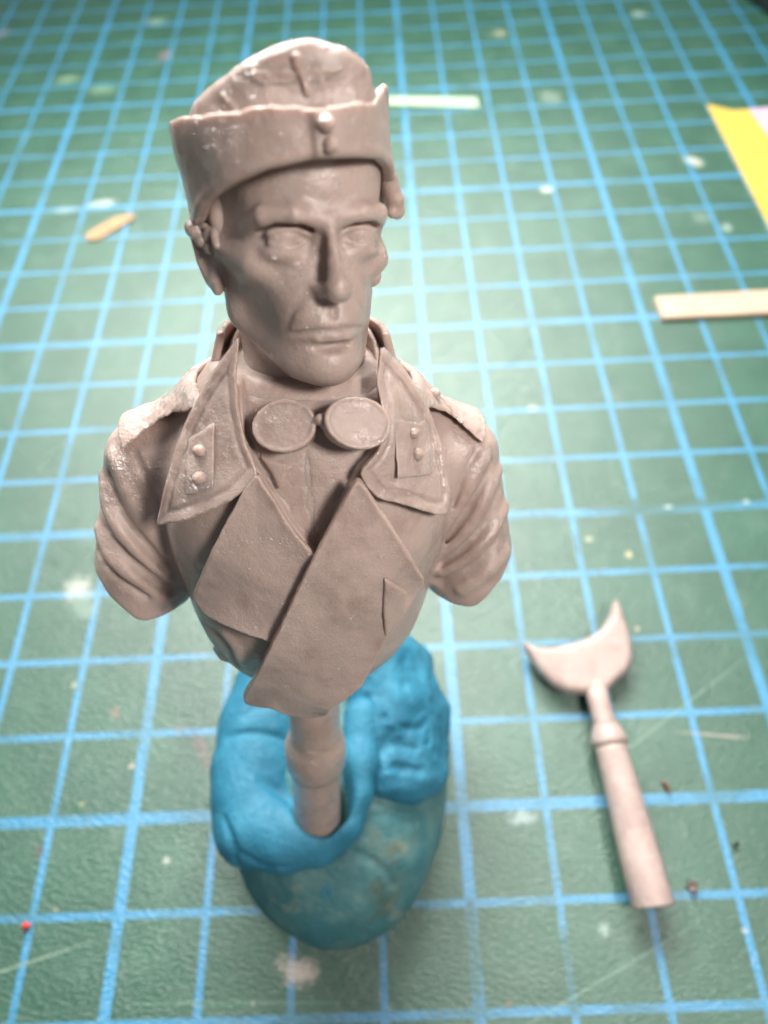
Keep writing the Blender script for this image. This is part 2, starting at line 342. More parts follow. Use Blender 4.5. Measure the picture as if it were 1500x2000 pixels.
# ---- head
def head_sdf(x, y, z):
    P = (x, y, z); ax = np.abs(x); A = (ax, y, z)
    d = ell(P, (0, 9.2, 2.6), (7.2, 9.4, 8.6))
    d = smin(d, ell(P, (0, 6.9, -3.4), (6.1, 6.3, 7.4)), 2.0)
    d = smin(d, ell(P, (0, 3.4, -6.8), (3.9, 3.9, 4.6)), 2.2)                       # muzzle mass
    d = smin(d, cap(A, (4.6, 8.2, -7.2), (2.0, 2.6, -10.2), 1.55, 1.5), 1.8)          # jaw line
    d = smin(d, cap(A, (5.6, 9.2, -2.0), (4.45, 8.4, -6.9), 1.2, 1.3), 1.8)
    d = smin(d, ell(P, (0.05, 1.25, -10.3), (2.4, 2.1, 1.95)), 1.3)                       # chin
    d = smin(d, cap(A, (4.9, 3.3, -2.7), (6.4, 7.2, -1.6), 1.35, .9), 1.5)           # cheekbone
    d = smax(d, -ell(A, (6.4, 2.6, -7.0), (1.6, 3.0, 2.3)), 2.4)                     # hollow cheek
    d = smin(d, chain(A, [(.6, .42, .85), (2.6, .22, 1.12), (4.5, 1.4, .95), (5.6, 3.5, .1)], [.7, .8, .8, .6]), .7)  # brow
    d = smax(d, -ell(A, (3.0, -.10, -.85), (2.15, 1.9, 1.20), ry=-.08), .7)          # socket
    d = smax(d, -chain(A, [(1.15, .75, .25), (2.2, .55, .55), (3.6, .95, .42), (4.7, 2.0, -.05)], [.42, .42, .38, .3]), .35)   # under the brow
    d = smin(d, ell(A, (3.0, 1.75, -1.6), (1.7, 1.1, .7)), .7)                    # lower lid mass
    d = smin(d, ell(A, (3.0, 2.0, -.42), (1.45, 1.26, .95)), .2)                   # eyeball
    d = smin(d, chain(A, dense([(1.5, 1.2, -.8), (2.3, .76, -1.06), (3.2, .74, -1.12), (4.3, 1.35, -.85)]), .10, 0), .35)
    d = smin(d, chain(A, dense([(1.5, 1.2, -.35), (2.3, .80, .08), (3.2, .76, .16), (4.4, 1.4, -.2)]), .08, 0), .35)
    d = smax(d, -chain(A, [(1.35, .75, -1.0), (1.9, .5, -1.9), (2.9, .38, -2.5), (4.2, 1.0, -2.15)], .05), .3)      # bag crease
    # nose
    n = chain(P, [(-.02, -.1, .6), (-.06, -.95, -1.0), (-.1, -1.95, -3.2)], [.36, .38, .60], .3)
    d = smin(d, n, .85); n = sphere(P, (-.12, -1.95, -3.82), .92)
    n = smin(n, cap(P, (-.1, -1.2, -2.0), (-.12, -1.7, -3.4), .45, .62), .5)
    n = smin(n, cap(A, (1.18, .25, -4.1), (.35, -1.6, -4.2), .52, .72), .35)
    n = smax(n, -ell(A, (.62, -1.1, -4.80), (.30, .70, .34)), .25)
    d = smin(d, n, .42)
    # mouth
    d = smin(d, ell(P, (0, .8, -6.3), (2.6, 1.25, .95)), .9)
    d = smin(d, chain(A, [(0, -.42, -6.8), (1.0, -.32, -6.76), (2.9, .75, -7.3)], [.40, .40, .10]), .5)
    d = smin(d, chain(A, [(0, -.35, -7.72), (1.2, -.1, -7.76), (2.5, .85, -7.65)], [.55, .5, .2]), .4)
    d = smax(d, -chain(A, [(0, -.95, -7.22), (1.0, -.75, -7.14), (2.3, .05, -7.36), (3.05, .75, -7.58)], [.16, .17, .17, .22]), .28)
    d = smax(d, -ell(P, (0, -.75, -5.6), (.32, .5, .75)), .4)
    d = smax(d, -ell(P, (0, -.25, -8.6), (1.5, .75, .42)), .5)
    d = smax(d, -chain(A, [(1.95, -.1, -4.2), (2.9, .5, -5.6), (3.6, 1.3, -7.3)], .02), .6)
    d = smax(d, -sphere(A, (3.75, .8, -7.5), .2), .5)
    # temples
    d = smax(d, -ell(A, (7.6, 4.4, 1.0), (1.4, 2.6, 2.2)), 1.4)
    # ears
    e = ell(A, (7.25, 9.0, -2.5), (.75, 1.75, 3.0), rz=-.45, rx=-.12)
    e = smax(e, -ell(A, (7.95, 8.5, -2.2), (.5, .95, 1.9), rz=-.45), .3)
    e = smin(e, ell(A, (7.2, 7.9, -4.7), (.55, .75, .9)), .5)
    e = smin(e, chain(A, [(7.5, 7.9, -.3), (8.1, 9.0, -.1), (8.3, 9.8, -1.3), (8.0, 9.6, -3.1), (7.4, 8.6, -4.8)], .32, .1), .3)
    d = smin(d, e, .3)
    # neck, in the body's frame
    B = head_to_body(P)
    nk = cap(B, (0, 3.2, -5), (0, 4.0, 10), 6.1, 5.6)
    a1 = cap((np.abs(B[0]), B[1], B[2]), (1.6, -3.2, -1.8), (5.6, 5.5, 8.5), .9, .9)
    nk = smin(nk, a1, 1.6)
    d = smin(d, nk, 1.4)
    return d
def near_hair(P):
    return P
def spots(fr, base, L): return [(tuple(fr.M @ (q * fr.s) + fr.T), r) for q, (_, _, r) in zip(fr.onto(base, [l[:2] for l in L]), L)]
M_SKIN = resin('resin_skin', wet=.3, patches=spots(HF, head_sdf, [(598, 352, .17), (652, 500, .05), (560, 522, .09), (530, 505, .07), (702, 492, .09), (735, 478, .07), (628, 612, .05), (655, 655, .06), (662, 700, .06), (655, 545, .07), (575, 420, .06), (375, 445, .10), (545, 465, .03)]))
head = on_bust('head', head_sdf, (-9.2, -4.2, -21.5), (9.2, 20, 8), .165, M_SKIN, HF)

# ---- cap
CA = -.145
def capc(P):
    x, y, z = P; c, s_ = math.cos(CA), math.sin(CA); yy = y - 9.0; return (c * x + s_ * yy, -s_ * x + c * yy, z)
def iv(a, xs, ys): return np.interp(a, xs, ys).astype(F)
# angle 0 = front, negative = viewer's left
TOPZ = ([-3.15, -2.2, -1.6, -1.2, -.8, -.4, 0, .4, .8, 1.1, 1.5, 2.2, 3.15], [8.2, 7.6, 7.0, 6.9, 7.0, 7.5, 7.9, 8.3, 8.9, 9.6, 8.7, 8.3, 8.2])
BOTZ = ([-3.15, -2.2, -1.6, -1.2, -.9, -.6, -.3, 0, .3, .6, .9, 1.2, 1.6, 2.2, 3.15], [-2.2, -1.6, -.6, .4, 1.9, 3.1, 4.2, 4.9, 5.0, 4.9, 4.3, 3.2, 1.2, -1.2, -2.2])
def turnup_core(P):
    x, y, z = capc(P); a = np.arctan2(x, -y); t = np.clip((z - 1) / 8, -.5, 1.2)
    rr_ = 1 / (1 + np.exp(-np.clip(x * .6, -30, 30)))
    rx = 8.1 + (.45 - 2.0 * rr_) * t + .45 * (1 - rr_) * np.exp(-((t - .6) / .3) ** 2); ry = 10.3 + (.9 - .4 * rr_) * t
    k = np.sqrt((x / rx) ** 2 + (y / ry) ** 2) + 1e-6; R = np.sqrt(x * x + y * y) / k
    d = (k - 1) * R * .93
    d = d - .55 * np.exp(-((a - 1.12) / .28) ** 2) * np.clip(t, 0, 1) ** 2
    d = d - .10 * np.sin(a * 5 + 1) * (.3 + t) 
    return d, a, z, x
def turnup_sdf(x, y, z):
    P = (x, y, z); d, a, zz, lx = turnup_core(P)
    th = .42 - .10 * np.clip((zz - 5) / 4, 0, 1)
    step = .42 * (1 / (1 + np.exp(-np.clip((lx + .15 + (zz - 6) * .06) * 14, -30, 30)))) * np.exp(-np.clip(a, 0, 9) * 1.2)
    d = d - step
    d = d + .10 * noise(x, y, z, .45) + .05 * noise(x, y, z, 1.2)
    s_ = np.abs(d) - th
    top = iv(a, *TOPZ) + .22 * noise(a, a * 0, a * 0, 2.3) + .12 * noise(a, a * 0, a * 0, 9) + .06 * noise(a, a * 0, a * 0, 24); bot = iv(a, *BOTZ)
    s_ = smax(s_, zz - top, .25); s_ = smax(s_, bot - zz, .3)
    # rolled lower hem
    hem = np.sqrt((np.abs(d) - .1) ** 2 + (zz - bot - .25) ** 2 * .8) - .40
    s_ = smin(s_, hem, .3)
    return s_
CROWN = smooth_poly([HF.at(a, b, 2.5)[[0, 2]] for a, b in [(360, 420), (366, 235), (372, 205), (384, 184), (430, 150), (468, 124), (500, 105), (530, 92), (560, 84), (592, 83), (640, 96), (680, 108), (702, 126), (716, 152), (735, 200), (750, 380)]], 1)
def crown_sdf(x, y, z):
    P = (x, y, z); cx, cy, cz = capc(P)
    tp = np.clip(cz - 5, 0, 9) * .13
    k = ((np.abs(cx) / (7.9 - tp * .5)) ** 2.2 + (np.abs(cy) / (10.0 - tp)) ** 2.2 + 1e-9) ** (1 / 2.2)
    d = (k - 1) * 8.0
    back = np.clip(y - 2.5, 0, 20)
    u = poly2(x, z + .10 * back + .006 * back ** 2, CROWN); d = smax(d, u, .75)
    d = smax(d, 5.6 - cz, .4)
    # dents in the cloth
    d = smax(d, -ell((cx, cy, cz), (-.3, -11.6, 8.6), (5.6, 2.7, 2.4)), 1.0)
    d = smax(d, -cap((cx, cy, cz), (-7.0, -7.6, 9.0), (-3.4, -9.6, 6.6), .35), .8)
    d = smax(d, -cap((cx, cy, cz), (.5, -9.3, 10.2), (.6, -9.9, 6.6), .08), .4)
    d = d + .10 * noise(cx, cy, cz, .35) + .07 * noise(cx, cy, cz, 1.1)
    d = smin(d, cap((cx, cy, cz), (-5.6, -7.2, 8.4), (-4.2, -9.5, 7.0), .10), .35)
    return d
capo = on_bust('forage_cap', crown_sdf, (-9.5, -4, 2), (10, 21, 14), .21, M_CAP, HF)
turnup = on_bust('turned_up_flap', turnup_sdf, (-11.5, -5, -4), (11.5, 22.5, 11), .17, M_CAP, HF, capo)
# relief badge: a small spread bird on the front of the crown
def strokes(fr, base, segs, off=.05):
    segs = [dense(q, 3) for q in segs]
    allp = [q[:2] for s_ in segs for q in s_]; S3 = fr.onto(base, allp, off); out = []; i = 0
    for s_ in segs:
        ok = [j for j in range(len(s_)) if abs(S3[i + j]).max() < 34]       # a direction that misses the surface is left out
        out.append(([S3[i + j] for j in ok], [s_[j][2] for j in ok])); i += len(s_)
    return out
def stroke_sdf(st, k=.25, wob=0.0):
    def f(x, y, z):
        d = None; x = x + wob * noise(x, y, z, 1.6); z = z + wob * noise(z, x, y, 1.9)
        for pts, r in st:
            c = chain((x, y, z), pts, r, .1); d = c if d is None else smin(d, c, k)
        return d
    return f
def bounds(st, m=1.0):
    a = np.array([p for pts, r in st for p in pts]); return a.min(0) - m, a.max(0) + m
st = strokes(HF, crown_sdf, [[(579, 116, .34), (584, 133, .24), (590, 150, .28)], [(590, 150, .28), (598, 168, .34), (601, 184, .3)],
     [(580, 143, .12), (540, 138, .15), (483, 147, .13)], [(575, 151, .10), (535, 148, .14), (492, 157, .10)], [(575, 160, .10), (540, 160, .13), (505, 165, .09)],
     [(598, 140, .12), (625, 131, .20), (664, 134, .18)], [(602, 148, .10), (630, 140, .18), (658, 143, .12)], [(606, 156, .10), (630, 150, .13), (650, 152, .1)]], .02)
lo, hi = bounds(st); on_bust('bird_badge', stroke_sdf(st, .2, .22), lo, hi, .085, M_CAP, HF, capo)
def bead_at(name, fr, base, px, py, r, mat, parent, h=.09, off=0.0, stretch=1.0):
    c = fr.onto(base, [(px, py)], off)[0]
    on_bust(name, lambda x, y, z: ell((x, y, z), c, (r, r, r * stretch)) + r * .16 * noise(x + px, y, z, .9 / r), c - r * 1.4 - .2, c + r * 1.4 + .2, h, mat, fr, parent)
bead_at('button', HF, turnup_sdf, 637, 243, .62, M_CAP, turnup)
bead_at('button', HF, turnup_sdf, 646, 284, .55, M_CAP, turnup, off=.12)

# ---- hair
def hair_sdf(x, y, z):
    P = (x, y, z)
    d = ell(P, (0, 10.0, 1.0), (7.75, 9.6, 8.0)) + .14 * noise(x, y, z * .5, 1.3)
    d = smax(d, 6.6 - y, .5); d = smax(d, z - 4, .5)
    d = smax(d, -5.5 - z + (y - 9) * .25, .5); d = smax(d, -ell((np.abs(x), y, z), (8.0, 8.4, -3.2), (2.0, 2.3, 3.2)), .4)
    return d
hair = on_bust('hair', hair_sdf, (-9, 4, -8), (9, 21, 5), .25, M_SKIN, HF)
st = strokes(HF, head_sdf, [[(410, 452, .45), (404, 472, .55), (410, 486, .45)], [(424, 440, .4), (420, 462, .35), (424, 480, .3)], [(440, 428, .3), (437, 452, .2)]], .05)
lo, hi = bounds(st, 1.6); on_bust('sideburn', stroke_sdf(st, .4), lo, hi, .12, M_SKIN, HF, hair)
c = HF.at(379, 446, 9.0)
on_bust('hair_tuft', lambda x, y, z: smin(sphere((x, y, z), c, .75), sphere((x, y, z), c + (.5, -.5, -.9), .55), .4) + .12 * noise(x, y, z, 1.5), c - 2.2, c + 2.2, .12, M_SKIN, HF, hair)
c = HF.at(768, 392, 5.5)
on_bust('hair_tuft', lambda x, y, z: smin(smin(cap((x, y, z), c + (-.4, 0, 1.6), c + (.5, .3, -.8), .75, .7), sphere((x, y, z), c + (.35, -.1, .1), .55), .3), sphere((x, y, z), c + (-.1, 0, -.9), .45), .3), c - 3, c + 3, .12, M_SKIN, HF, hair)

# ---- torso
def torso_base(x, y, z):
    P = (x, y, z); A = (np.abs(x), y, z)
    d = ell(P, (0, 1.6, -14.5), (14.6, 11.6, 21.0))
    d = smin(d, ell(A, (6.2, -2.0, -13), (7.0, 7.0, 9.0)), 3.0); d = smin(d, ell(P, (0, -1.6, -23.5), (12.0, 8.6, 12.0)), 3.0)                       # chest
    d = smin(d, cap(A, (7.5, 4.5, -3.2), (16.6, 4.6, -8.0), 3.2, 3.2), 3.2)            # shoulder line
    d = smin(d, cap(A, (0, 5.0, 6.0), (2.0, 5.0, -4.5), 6.2, 8.6), 3.0)
    return d
def sleeve_base(x, y, z):
    A = (np.abs(x), y, z)
    d = cap(A, (16.2, 4.6, -9.6), (20.6, 1.6, -30), 4.9, 5.6)
    return d
def coat_smooth(x, y, z):
    d = smin(torso_base(x, y, z), sleeve_base(x, y, z), 1.6); return d
# folds on the sleeves, traced on the surface
RIDGE = [[(225, 890, 0.45), (245, 950, 0.59), (285, 1020, 0.52), (315, 1075, 0.33)], [(203, 930, 0.39), (215, 1000, 0.59), (262, 1070, 0.65), (320, 1130, 0.39)], [(190, 1010, 0.39), (212, 1080, 0.59), (260, 1130, 0.65), (318, 1170, 0.39)],
         [(945, 900, 0.39), (915, 960, 0.52), (885, 1010, 0.45), (866, 1040, 0.26)], [(972, 920, 0.39), (940, 990, 0.59), (900, 1050, 0.52), (868, 1085, 0.33)], [(992, 965, 0.39), (965, 1035, 0.65), (915, 1085, 0.65), (868, 1118, 0.39)], [(1000, 1060, 0.39), (960, 1110, 0.45), (900, 1150, 0.39)]]
GROOVE = [[(214, 930, 0.14), (240, 1010, 0.31), (290, 1070, 0.39), (322, 1105, 0.28)], [(196, 985, 0.14), (222, 1050, 0.35), (275, 1110, 0.42), (325, 1150, 0.35)], [(190, 1075, 0.17), (225, 1120, 0.35), (285, 1165, 0.28)],
          [(960, 905, 0.14), (925, 975, 0.31), (890, 1030, 0.31), (866, 1062, 0.21)], [(974, 955, 0.12), (950, 1020, 0.39), (905, 1070, 0.42), (862, 1100, 0.31)], [(984, 1020, 0.14), (955, 1080, 0.42), (905, 1120, 0.49), (862, 1138, 0.42)]]
RS = strokes(BF, sleeve_base, RIDGE, -.12); GS = strokes(BF, sleeve_base, GROOVE, .04)
RS += strokes(BF, coat_smooth, [[(382, 1222, .2), (410, 1255, .32), (448, 1296, .2)], [(440, 1236, .15), (462, 1262, .25), (470, 1292, .15)]], 0)
GS += strokes(BF, coat_smooth, [[(396, 1222, .08), (424, 1240, .25), (452, 1272, .22), (462, 1300, .08)]], .05)
GS += strokes(BF, coat_smooth, [[(262, 885, .08), (292, 950, .1), (318, 1010, .1)], [(930, 880, .08), (905, 930, .1), (885, 985, .1)]], .05)
def folds(d, P, k=1.0):
    for pts, r in RS: d = smin(d, chain(P, pts, r, 0), 1.2)
    for pts, r in GS: d = smax(d, -chain(P, pts, r, 0), .8)
    return d
def px_poly(fr, base, pts, off=0.0):
    q = fr.onto(base, pts, off); return q[:, [0, 2]]
VPOLY = px_poly(BF, coat_smooth, [(470, 660), (478, 860), (500, 915), (545, 990), (620, 1090), (660, 1000), (700, 920), (745, 870), (742, 680), (610, 600)], .3)
def shirt_sdf(x, y, z):
    P = (x, y, z); d = torso_base(x, y, z) + 1.0
    d = smax(d, z - 2.0, .5); d = smax(d, -24 - z, .5); d = smax(d, np.abs(x) - 8.5, .5)
    return d
def coat_sdf(x, y, z):
    P = (x, y, z)
    d = torso_base(x, y, z)
    d = smax(d, z - 3.0, .6)
    u = poly2(x, z, VPOLY); cut = smax(u, y - 1.5, .3); d = smax(d, -smax(cut, -(torso_base(x, y, z) + 1.1), .3), .35)
    sl = sleeve_base(x, y, z)
    ax = np.abs(x)
    # sleeves cut off below, slanting in towards the armpit
    pl = smax((ax - 23.4) * .74 + (-z - 20.0) * .67 - y * .05, -z - 25.3 - y * .1, .8)
    sl = smax(sl, pl, .4)
    d = smin(d, sl, 2.2)
    d = folds(d, P)
    # bottom of the bust
    bl = -z - 34.8 + (y + 6) * .12; d = smax(d, bl, 1.2)
    d = smax(d, -cap(P, (-13.0, -5.5, -27.5), (-9.5, -8.0, -31), .25, .45), .7)
    d = smin(d, cap(P, (-12.6, -6.4, -28.6), (-9.8, -8.4, -32.4), .3, .35), .6)
    d = d + .06 * noise(x, y, z, .6)
    return d
M_COAT = resin('resin_coat', wet=.35, seed=5, mottle=.30, patches=spots(BF, coat_smooth, [(965, 1050, .16), (930, 1110, .12), (945, 900, .12), (975, 880, .10), (240, 890, .10), (270, 960, .06), (215, 950, .06), (300, 1110, .05), (390, 905, .10), (285, 840, .12), (905, 850, .10), (880, 1010, .05), (460, 1215, .06)]))
coat = on_bust('coat', coat_sdf, (-26, -13, -38), (26, 16, 5), .24, M_COAT, BF)
V3 = BF.onto(shirt_sdf, [(598, 885), (604, 960), (613, 1045)], 0)
FL = BF.onto(shirt_sdf, [(508, 888), (572, 906), (545, 952), (528, 915)], .2)
def shirt_full(x, y, z):
    d = shirt_sdf(x, y, z); P = (x, y, z)
    d = smax(d, -chain(P, [V3[0], V3[1], V3[2]], .16, .05), .18)
    d = smin(d, smax(np.abs(shirt_sdf(x, y, z) - .35) - .3, poly2(x, z, FL[:, [0, 2]]), .2), .15)
    return d + .08 * noise(x, y, z, .9)
on_bust('shirt', shirt_full, (-10, -12, -20), (10, 12, 3), .2, M_WET, BF)

# thin cloth panels that lie on the torso
def panel(name, pts, base, off, th, mat, h=.15, parent=bust, k=.22, lift=None, label=None, extra=None, yhi=14, smooth=1, polysp=None, hem=0.0):
    poly = px_poly(BF, base, pts, off) if polysp is None else np.array(polysp)
    poly = smooth_poly(poly, smooth)
    def f(x, y, z):
        b = base(x, y, z); u = poly2(x, z, poly) + .05 * noise(x, y, z, 1.4); o = off
        if lift is not None: o = off + lift(x, z, u)
        o = o + .30 * noise(x + off * 9, z, y * 0, .20) + .05 * noise(x, z, y * 0, .9)
        if hem: o = o - hem * np.exp(-((u + .8) / .2) ** 2)
        d = np.abs(b - o) - th; d = smax(d, u, k); d = smax(d, y - yhi, .3)
        if extra is not None: d = extra(d, x, y, z, b)
        return d
    q = BF.onto(base, pts, off) if polysp is None else None
    lo = [poly[:, 0].min() - 1, -15, poly[:, 1].min() - 1]; hi = [poly[:, 0].max() + 1, yhi + .5, poly[:, 1].max() + 1]
    return on_bust(name, f, lo, hi, h, mat, BF, parent, label), f
def coat_b(x, y, z): return torso_base(x, y, z)
lap_l, lapl_f = panel('lapel', [(503, 915), (540, 975), (575, 1030), (625, 1085), (640, 1110), (600, 1180), (540, 1250), (515, 1240), (455, 1212), (400, 1186), (378, 1158), (384, 1138), (412, 1070), (448, 1000), (478, 945)],
      coat_b, .85, .40, M_COAT, lift=lambda x, z, u: .55 * np.exp(np.minimum(u, 0) * .9) - .05)
SL = BF.onto(coat_b, [(628, 1272), (648, 1284), (670, 1302)], 2.5)
lap_r, lapr_f = panel('lapel', [(692, 928), (652, 1005), (610, 1082), (572, 1158), (530, 1250), (476, 1342), (480, 1354), (530, 1366), (560, 1376), (632, 1378), (645, 1364), (702, 1328), (735, 1275), (750, 1240), (800, 1172), (830, 1128), (793, 1065), (745, 990), (706, 930)],
      coat_b, 1.7, .46, M_COAT, lift=lambda x, z, u: .65 * np.exp(np.minimum(u, 0) * .85) - .15 + .5 * np.clip((-z - 24) / 10, 0, 1), smooth=1,
      extra=lambda d, x, y, z, b: smax(d, -chain((x, y, z), SL, [.12, .30, .1]), .12))
ft, _ = panel('turned_corner', [(750, 1127), (795, 1152), (788, 1200), (752, 1245), (748, 1190)], coat_b, 2.25, .32, M_COAT, parent=lap_r, smooth=0)
# collar: stands round the neck and falls over the chest
def collar_b(x, y, z):
    P = (x, y, z); d = torso_base(x, y, z)
    neck = cap(P, (0, 3.6, 7.0), (0, 3.2, -3.0), 6.3, 8.6)
    return smin(d, neck, 3.0)
LC = [(470, 650), (462, 720), (467, 790), (478, 855), (505, 918), (480, 945), (455, 968), (400, 990), (330, 1012), (310, 1010), (325, 940), (345, 865), (372, 800), (410, 730), (445, 680)]
RC = [(742, 668), (733, 740), (745, 800), (742, 860), (700, 915), (715, 945), (740, 972), (800, 980), (872, 990), (872, 930), (862, 870), (845, 815), (822, 760), (790, 715)]
col_l, coll_f = panel('collar', LC, collar_b, .9, .36, M_COAT, hem=.16, lift=lambda x, z, u: .45 * np.exp(np.minimum(u, 0) * 1.3), yhi=9)
col_r, colr_f = panel('collar', RC, collar_b, .9, .36, M_WET, hem=.2, lift=lambda x, z, u: .45 * np.exp(np.minimum(u, 0) * 1.3), yhi=9)
# back of the collar, closing behind the neck
def collar_back(x, y, z):
    P = (x, y, z); rr = np.sqrt(x ** 2 * .92 + (y - 3.6) ** 2); zz = z
    d = np.abs(rr - (8.9 - .28 * z)) - .4; d = smax(d, z - 5.6 + .0 * y, .3); d = smax(d, -2.5 - z, .3); d = smax(d, 2.5 - y, .4)
    return d
on_bust('collar_back', collar_back, (-11, 0, -4), (11, 15, 7), .22, M_COAT, BF)
def neckband(x, y, z):
    rr = np.sqrt(x ** 2 + (y - 3.5) ** 2); top = 3.6 + (y - 3.5) * .42 - .0 * x
    d = np.abs(rr - (7.15 - .05 * z)) - .28; d = smax(d, z - top, .3); d = smax(d, -3.2 - z, .3)
    return smax(d, -smax(np.abs(x + .2) - 1.5, y, .3), .4)
on_bust('shirt_collar', neckband, (-9, -6, -4), (9, 13, 9), .2, M_SKIN, BF)
# collar patches with their studs
def patch(pts, pips, base, off, par, mat, r=.6):
    o, f = panel('collar_patch', pts, base, off, .2, mat, h=.11, parent=par, k=.12, smooth=0)
    for px, py, rr, st_ in pips: bead_at('stud', BF, f, px, py, rr, mat, o, stretch=st_)
patch([(366, 858), (418, 830), (417, 952), (362, 966)], [(390, 880, .62, .8), (390, 934, .68, .8)], collar_b, 1.42, col_l, M_WET)
patch([(768, 815), (838, 822), (848, 925), (776, 930)], [(808, 846, .5, 1.1), (816, 888, .55, 1.2)], collar_b, 1.42, col_r, M_WET)
# raised hem of the right collar
# shoulder straps: bands over the shoulders
def strap(side):
    if side < 0: fr_ = BF.onto(torso_base, [(372, 800), (243, 870)], .8)
    else: fr_ = BF.onto(torso_base, [(855, 798), (940, 858)], .8)
    (x0, y0, _), (x1, y1, _) = fr_
    z0, z1 = fr_[0][2], fr_[1][2]; sg = np.sign(x1); yf = min(y0, y1)
    d = np.array([x1 - x0, z1 - z0]); d /= np.linalg.norm(d); ia = np.array([x0, z0]) - d * 5.0; ob = np.array([x1, z1])
    P4 = np.array([ia, ob, ob + (sg * .9, 1.8), ob + (sg * .9, 9), ia + (0, 9)])
    def f(x, y, z):
        bb = coat_smooth(x, y, z); u = poly2(x, z, P4) + .05 * noise(x, y, z, 1.2)
        bb = bb + .09 * noise(x, y, z, .9) + .07 * noise(x, y, z, 2.2)
        q = smax(np.abs(bb - .50) - .5, u, .2); q = smax(q, y - 8.6, .4); q = smax(q, 8.4 - np.abs(x), .4); q = smax(q, z - 1.3, .9)
        return q
    return on_bust('shoulder_strap', f, (P4[:, 0].min() - 1, -8, P4[:, 1].min() - 1), (P4[:, 0].max() + 1, 10, 4), .17, M_WET, BF)
s1 = strap(-1); s2 = strap(1)
bead_at('stud', BF, coat_smooth, 848, 770, .6, M_WET, s2, off=1.0)
# the two round throat pieces
def disc(px, py, y, r, tilt, roll, name, spin=0.0):
    c = BF.at(px, py, y); n = np.array([math.sin(roll) * math.cos(tilt), -math.cos(tilt) * math.cos(roll), math.sin(tilt)]); n /= np.linalg.norm(n)
    ux = np.cross(n, (0, 0, 1.0)); ux /= np.linalg.norm(ux); uz = np.cross(ux, n) * -1
    def f(x, y_, z):
        X_ = x - c[0]; Y_ = y_ - c[1]; Z_ = z - c[2]
        a = X_ * n[0] + Y_ * n[1] + Z_ * n[2]; u = X_ * ux[0] + Y_ * ux[1] + Z_ * ux[2]; v = X_ * uz[0] + Y_ * uz[1] + Z_ * uz[2]
        u, v = u * math.cos(spin) + v * math.sin(spin), -u * math.sin(spin) + v * math.cos(spin)
        rr = np.sqrt((u / r[0]) ** 2 + (v / r[1]) ** 2) * (1 + .03 * noise(u, v, u * 0, .5) + .012 * noise(u, v, u * 0, 1.8)); q = (rr - 1) * min(r)
        d = smax(q, np.abs(a + .5) - .8, .2)
        rim = np.sqrt((q + .10) ** 2 + (a - .28) ** 2) - .12
        d = smin(d, rim, .25); d = d + .03 * noise(x, y_, z, 2.5)
        return d
    o = on_bust(name, f, c - 4.2, c + 4.2, .11, M_WET, BF); 
    return o, c
d1, c1 = disc(557, 832, -7.0, (2.7, 2.2), .55, -.25, 'throat_disc', .3); d2, c2 = disc(699, 826, -8.0, (2.85, 2.2), .60, .30, 'throat_disc', -.25)
J = [BF.at(612, 826, -7.3), BF.at(626, 818, -7.8), BF.at(642, 838, -8.0)]
on_bust('throat_disc_link', lambda x, y, z: smin(cap((x, y, z), J[0], J[1], .38), cap((x, y, z), J[1], J[2], .42), .2), J[1] - 2, J[1] + 2, .1, M_WET, BF)

# ---- peg
peg_dir = MB[:, 2]
def lathe(name, prof, mat, parent=None, seg=48, matrix=None, wob=0.0):
    V = []; n = len(prof)
    for i, (r, z) in enumerate(prof):
        for j in range(seg):
            a = 2 * math.pi * j / seg; rr = r * (1 + wob * math.sin(3 * a + i)); V.append((rr * math.cos(a), rr * math.sin(a), z))
    Q = [(i * seg + j, i * seg + (j + 1) % seg, (i + 1) * seg + (j + 1) % seg, (i + 1) * seg + j) for i in range(n - 1) for j in range(seg)]
    Q = [tuple(q) for q in Q] + [tuple(range(seg))[::-1], tuple((n - 1) * seg + j for j in range(seg))]
    o = mesh_obj(name, V, Q, mat, parent, matrix); return o
pegm = Matrix.Translation(bust.location).inverted() @ BF.matrix()
peg = lathe('peg', [(3.5, -80), (3.55, -72), (3.55, -60), (3.5, -56), (3.4, -54.6), (3.4, -30), (3.0, -28)], M_PEG, bust, matrix=pegm)
lathe('peg_collar', [(3.3, -56.8), (3.95, -56.5), (4.2, -55.6), (4.3, -53.5), (4.25, -52.0), (3.95, -50.9), (3.4, -49.6), (3.38, -49.0)], M_PEG, peg, matrix=Matrix.Identity(4), wob=.006)

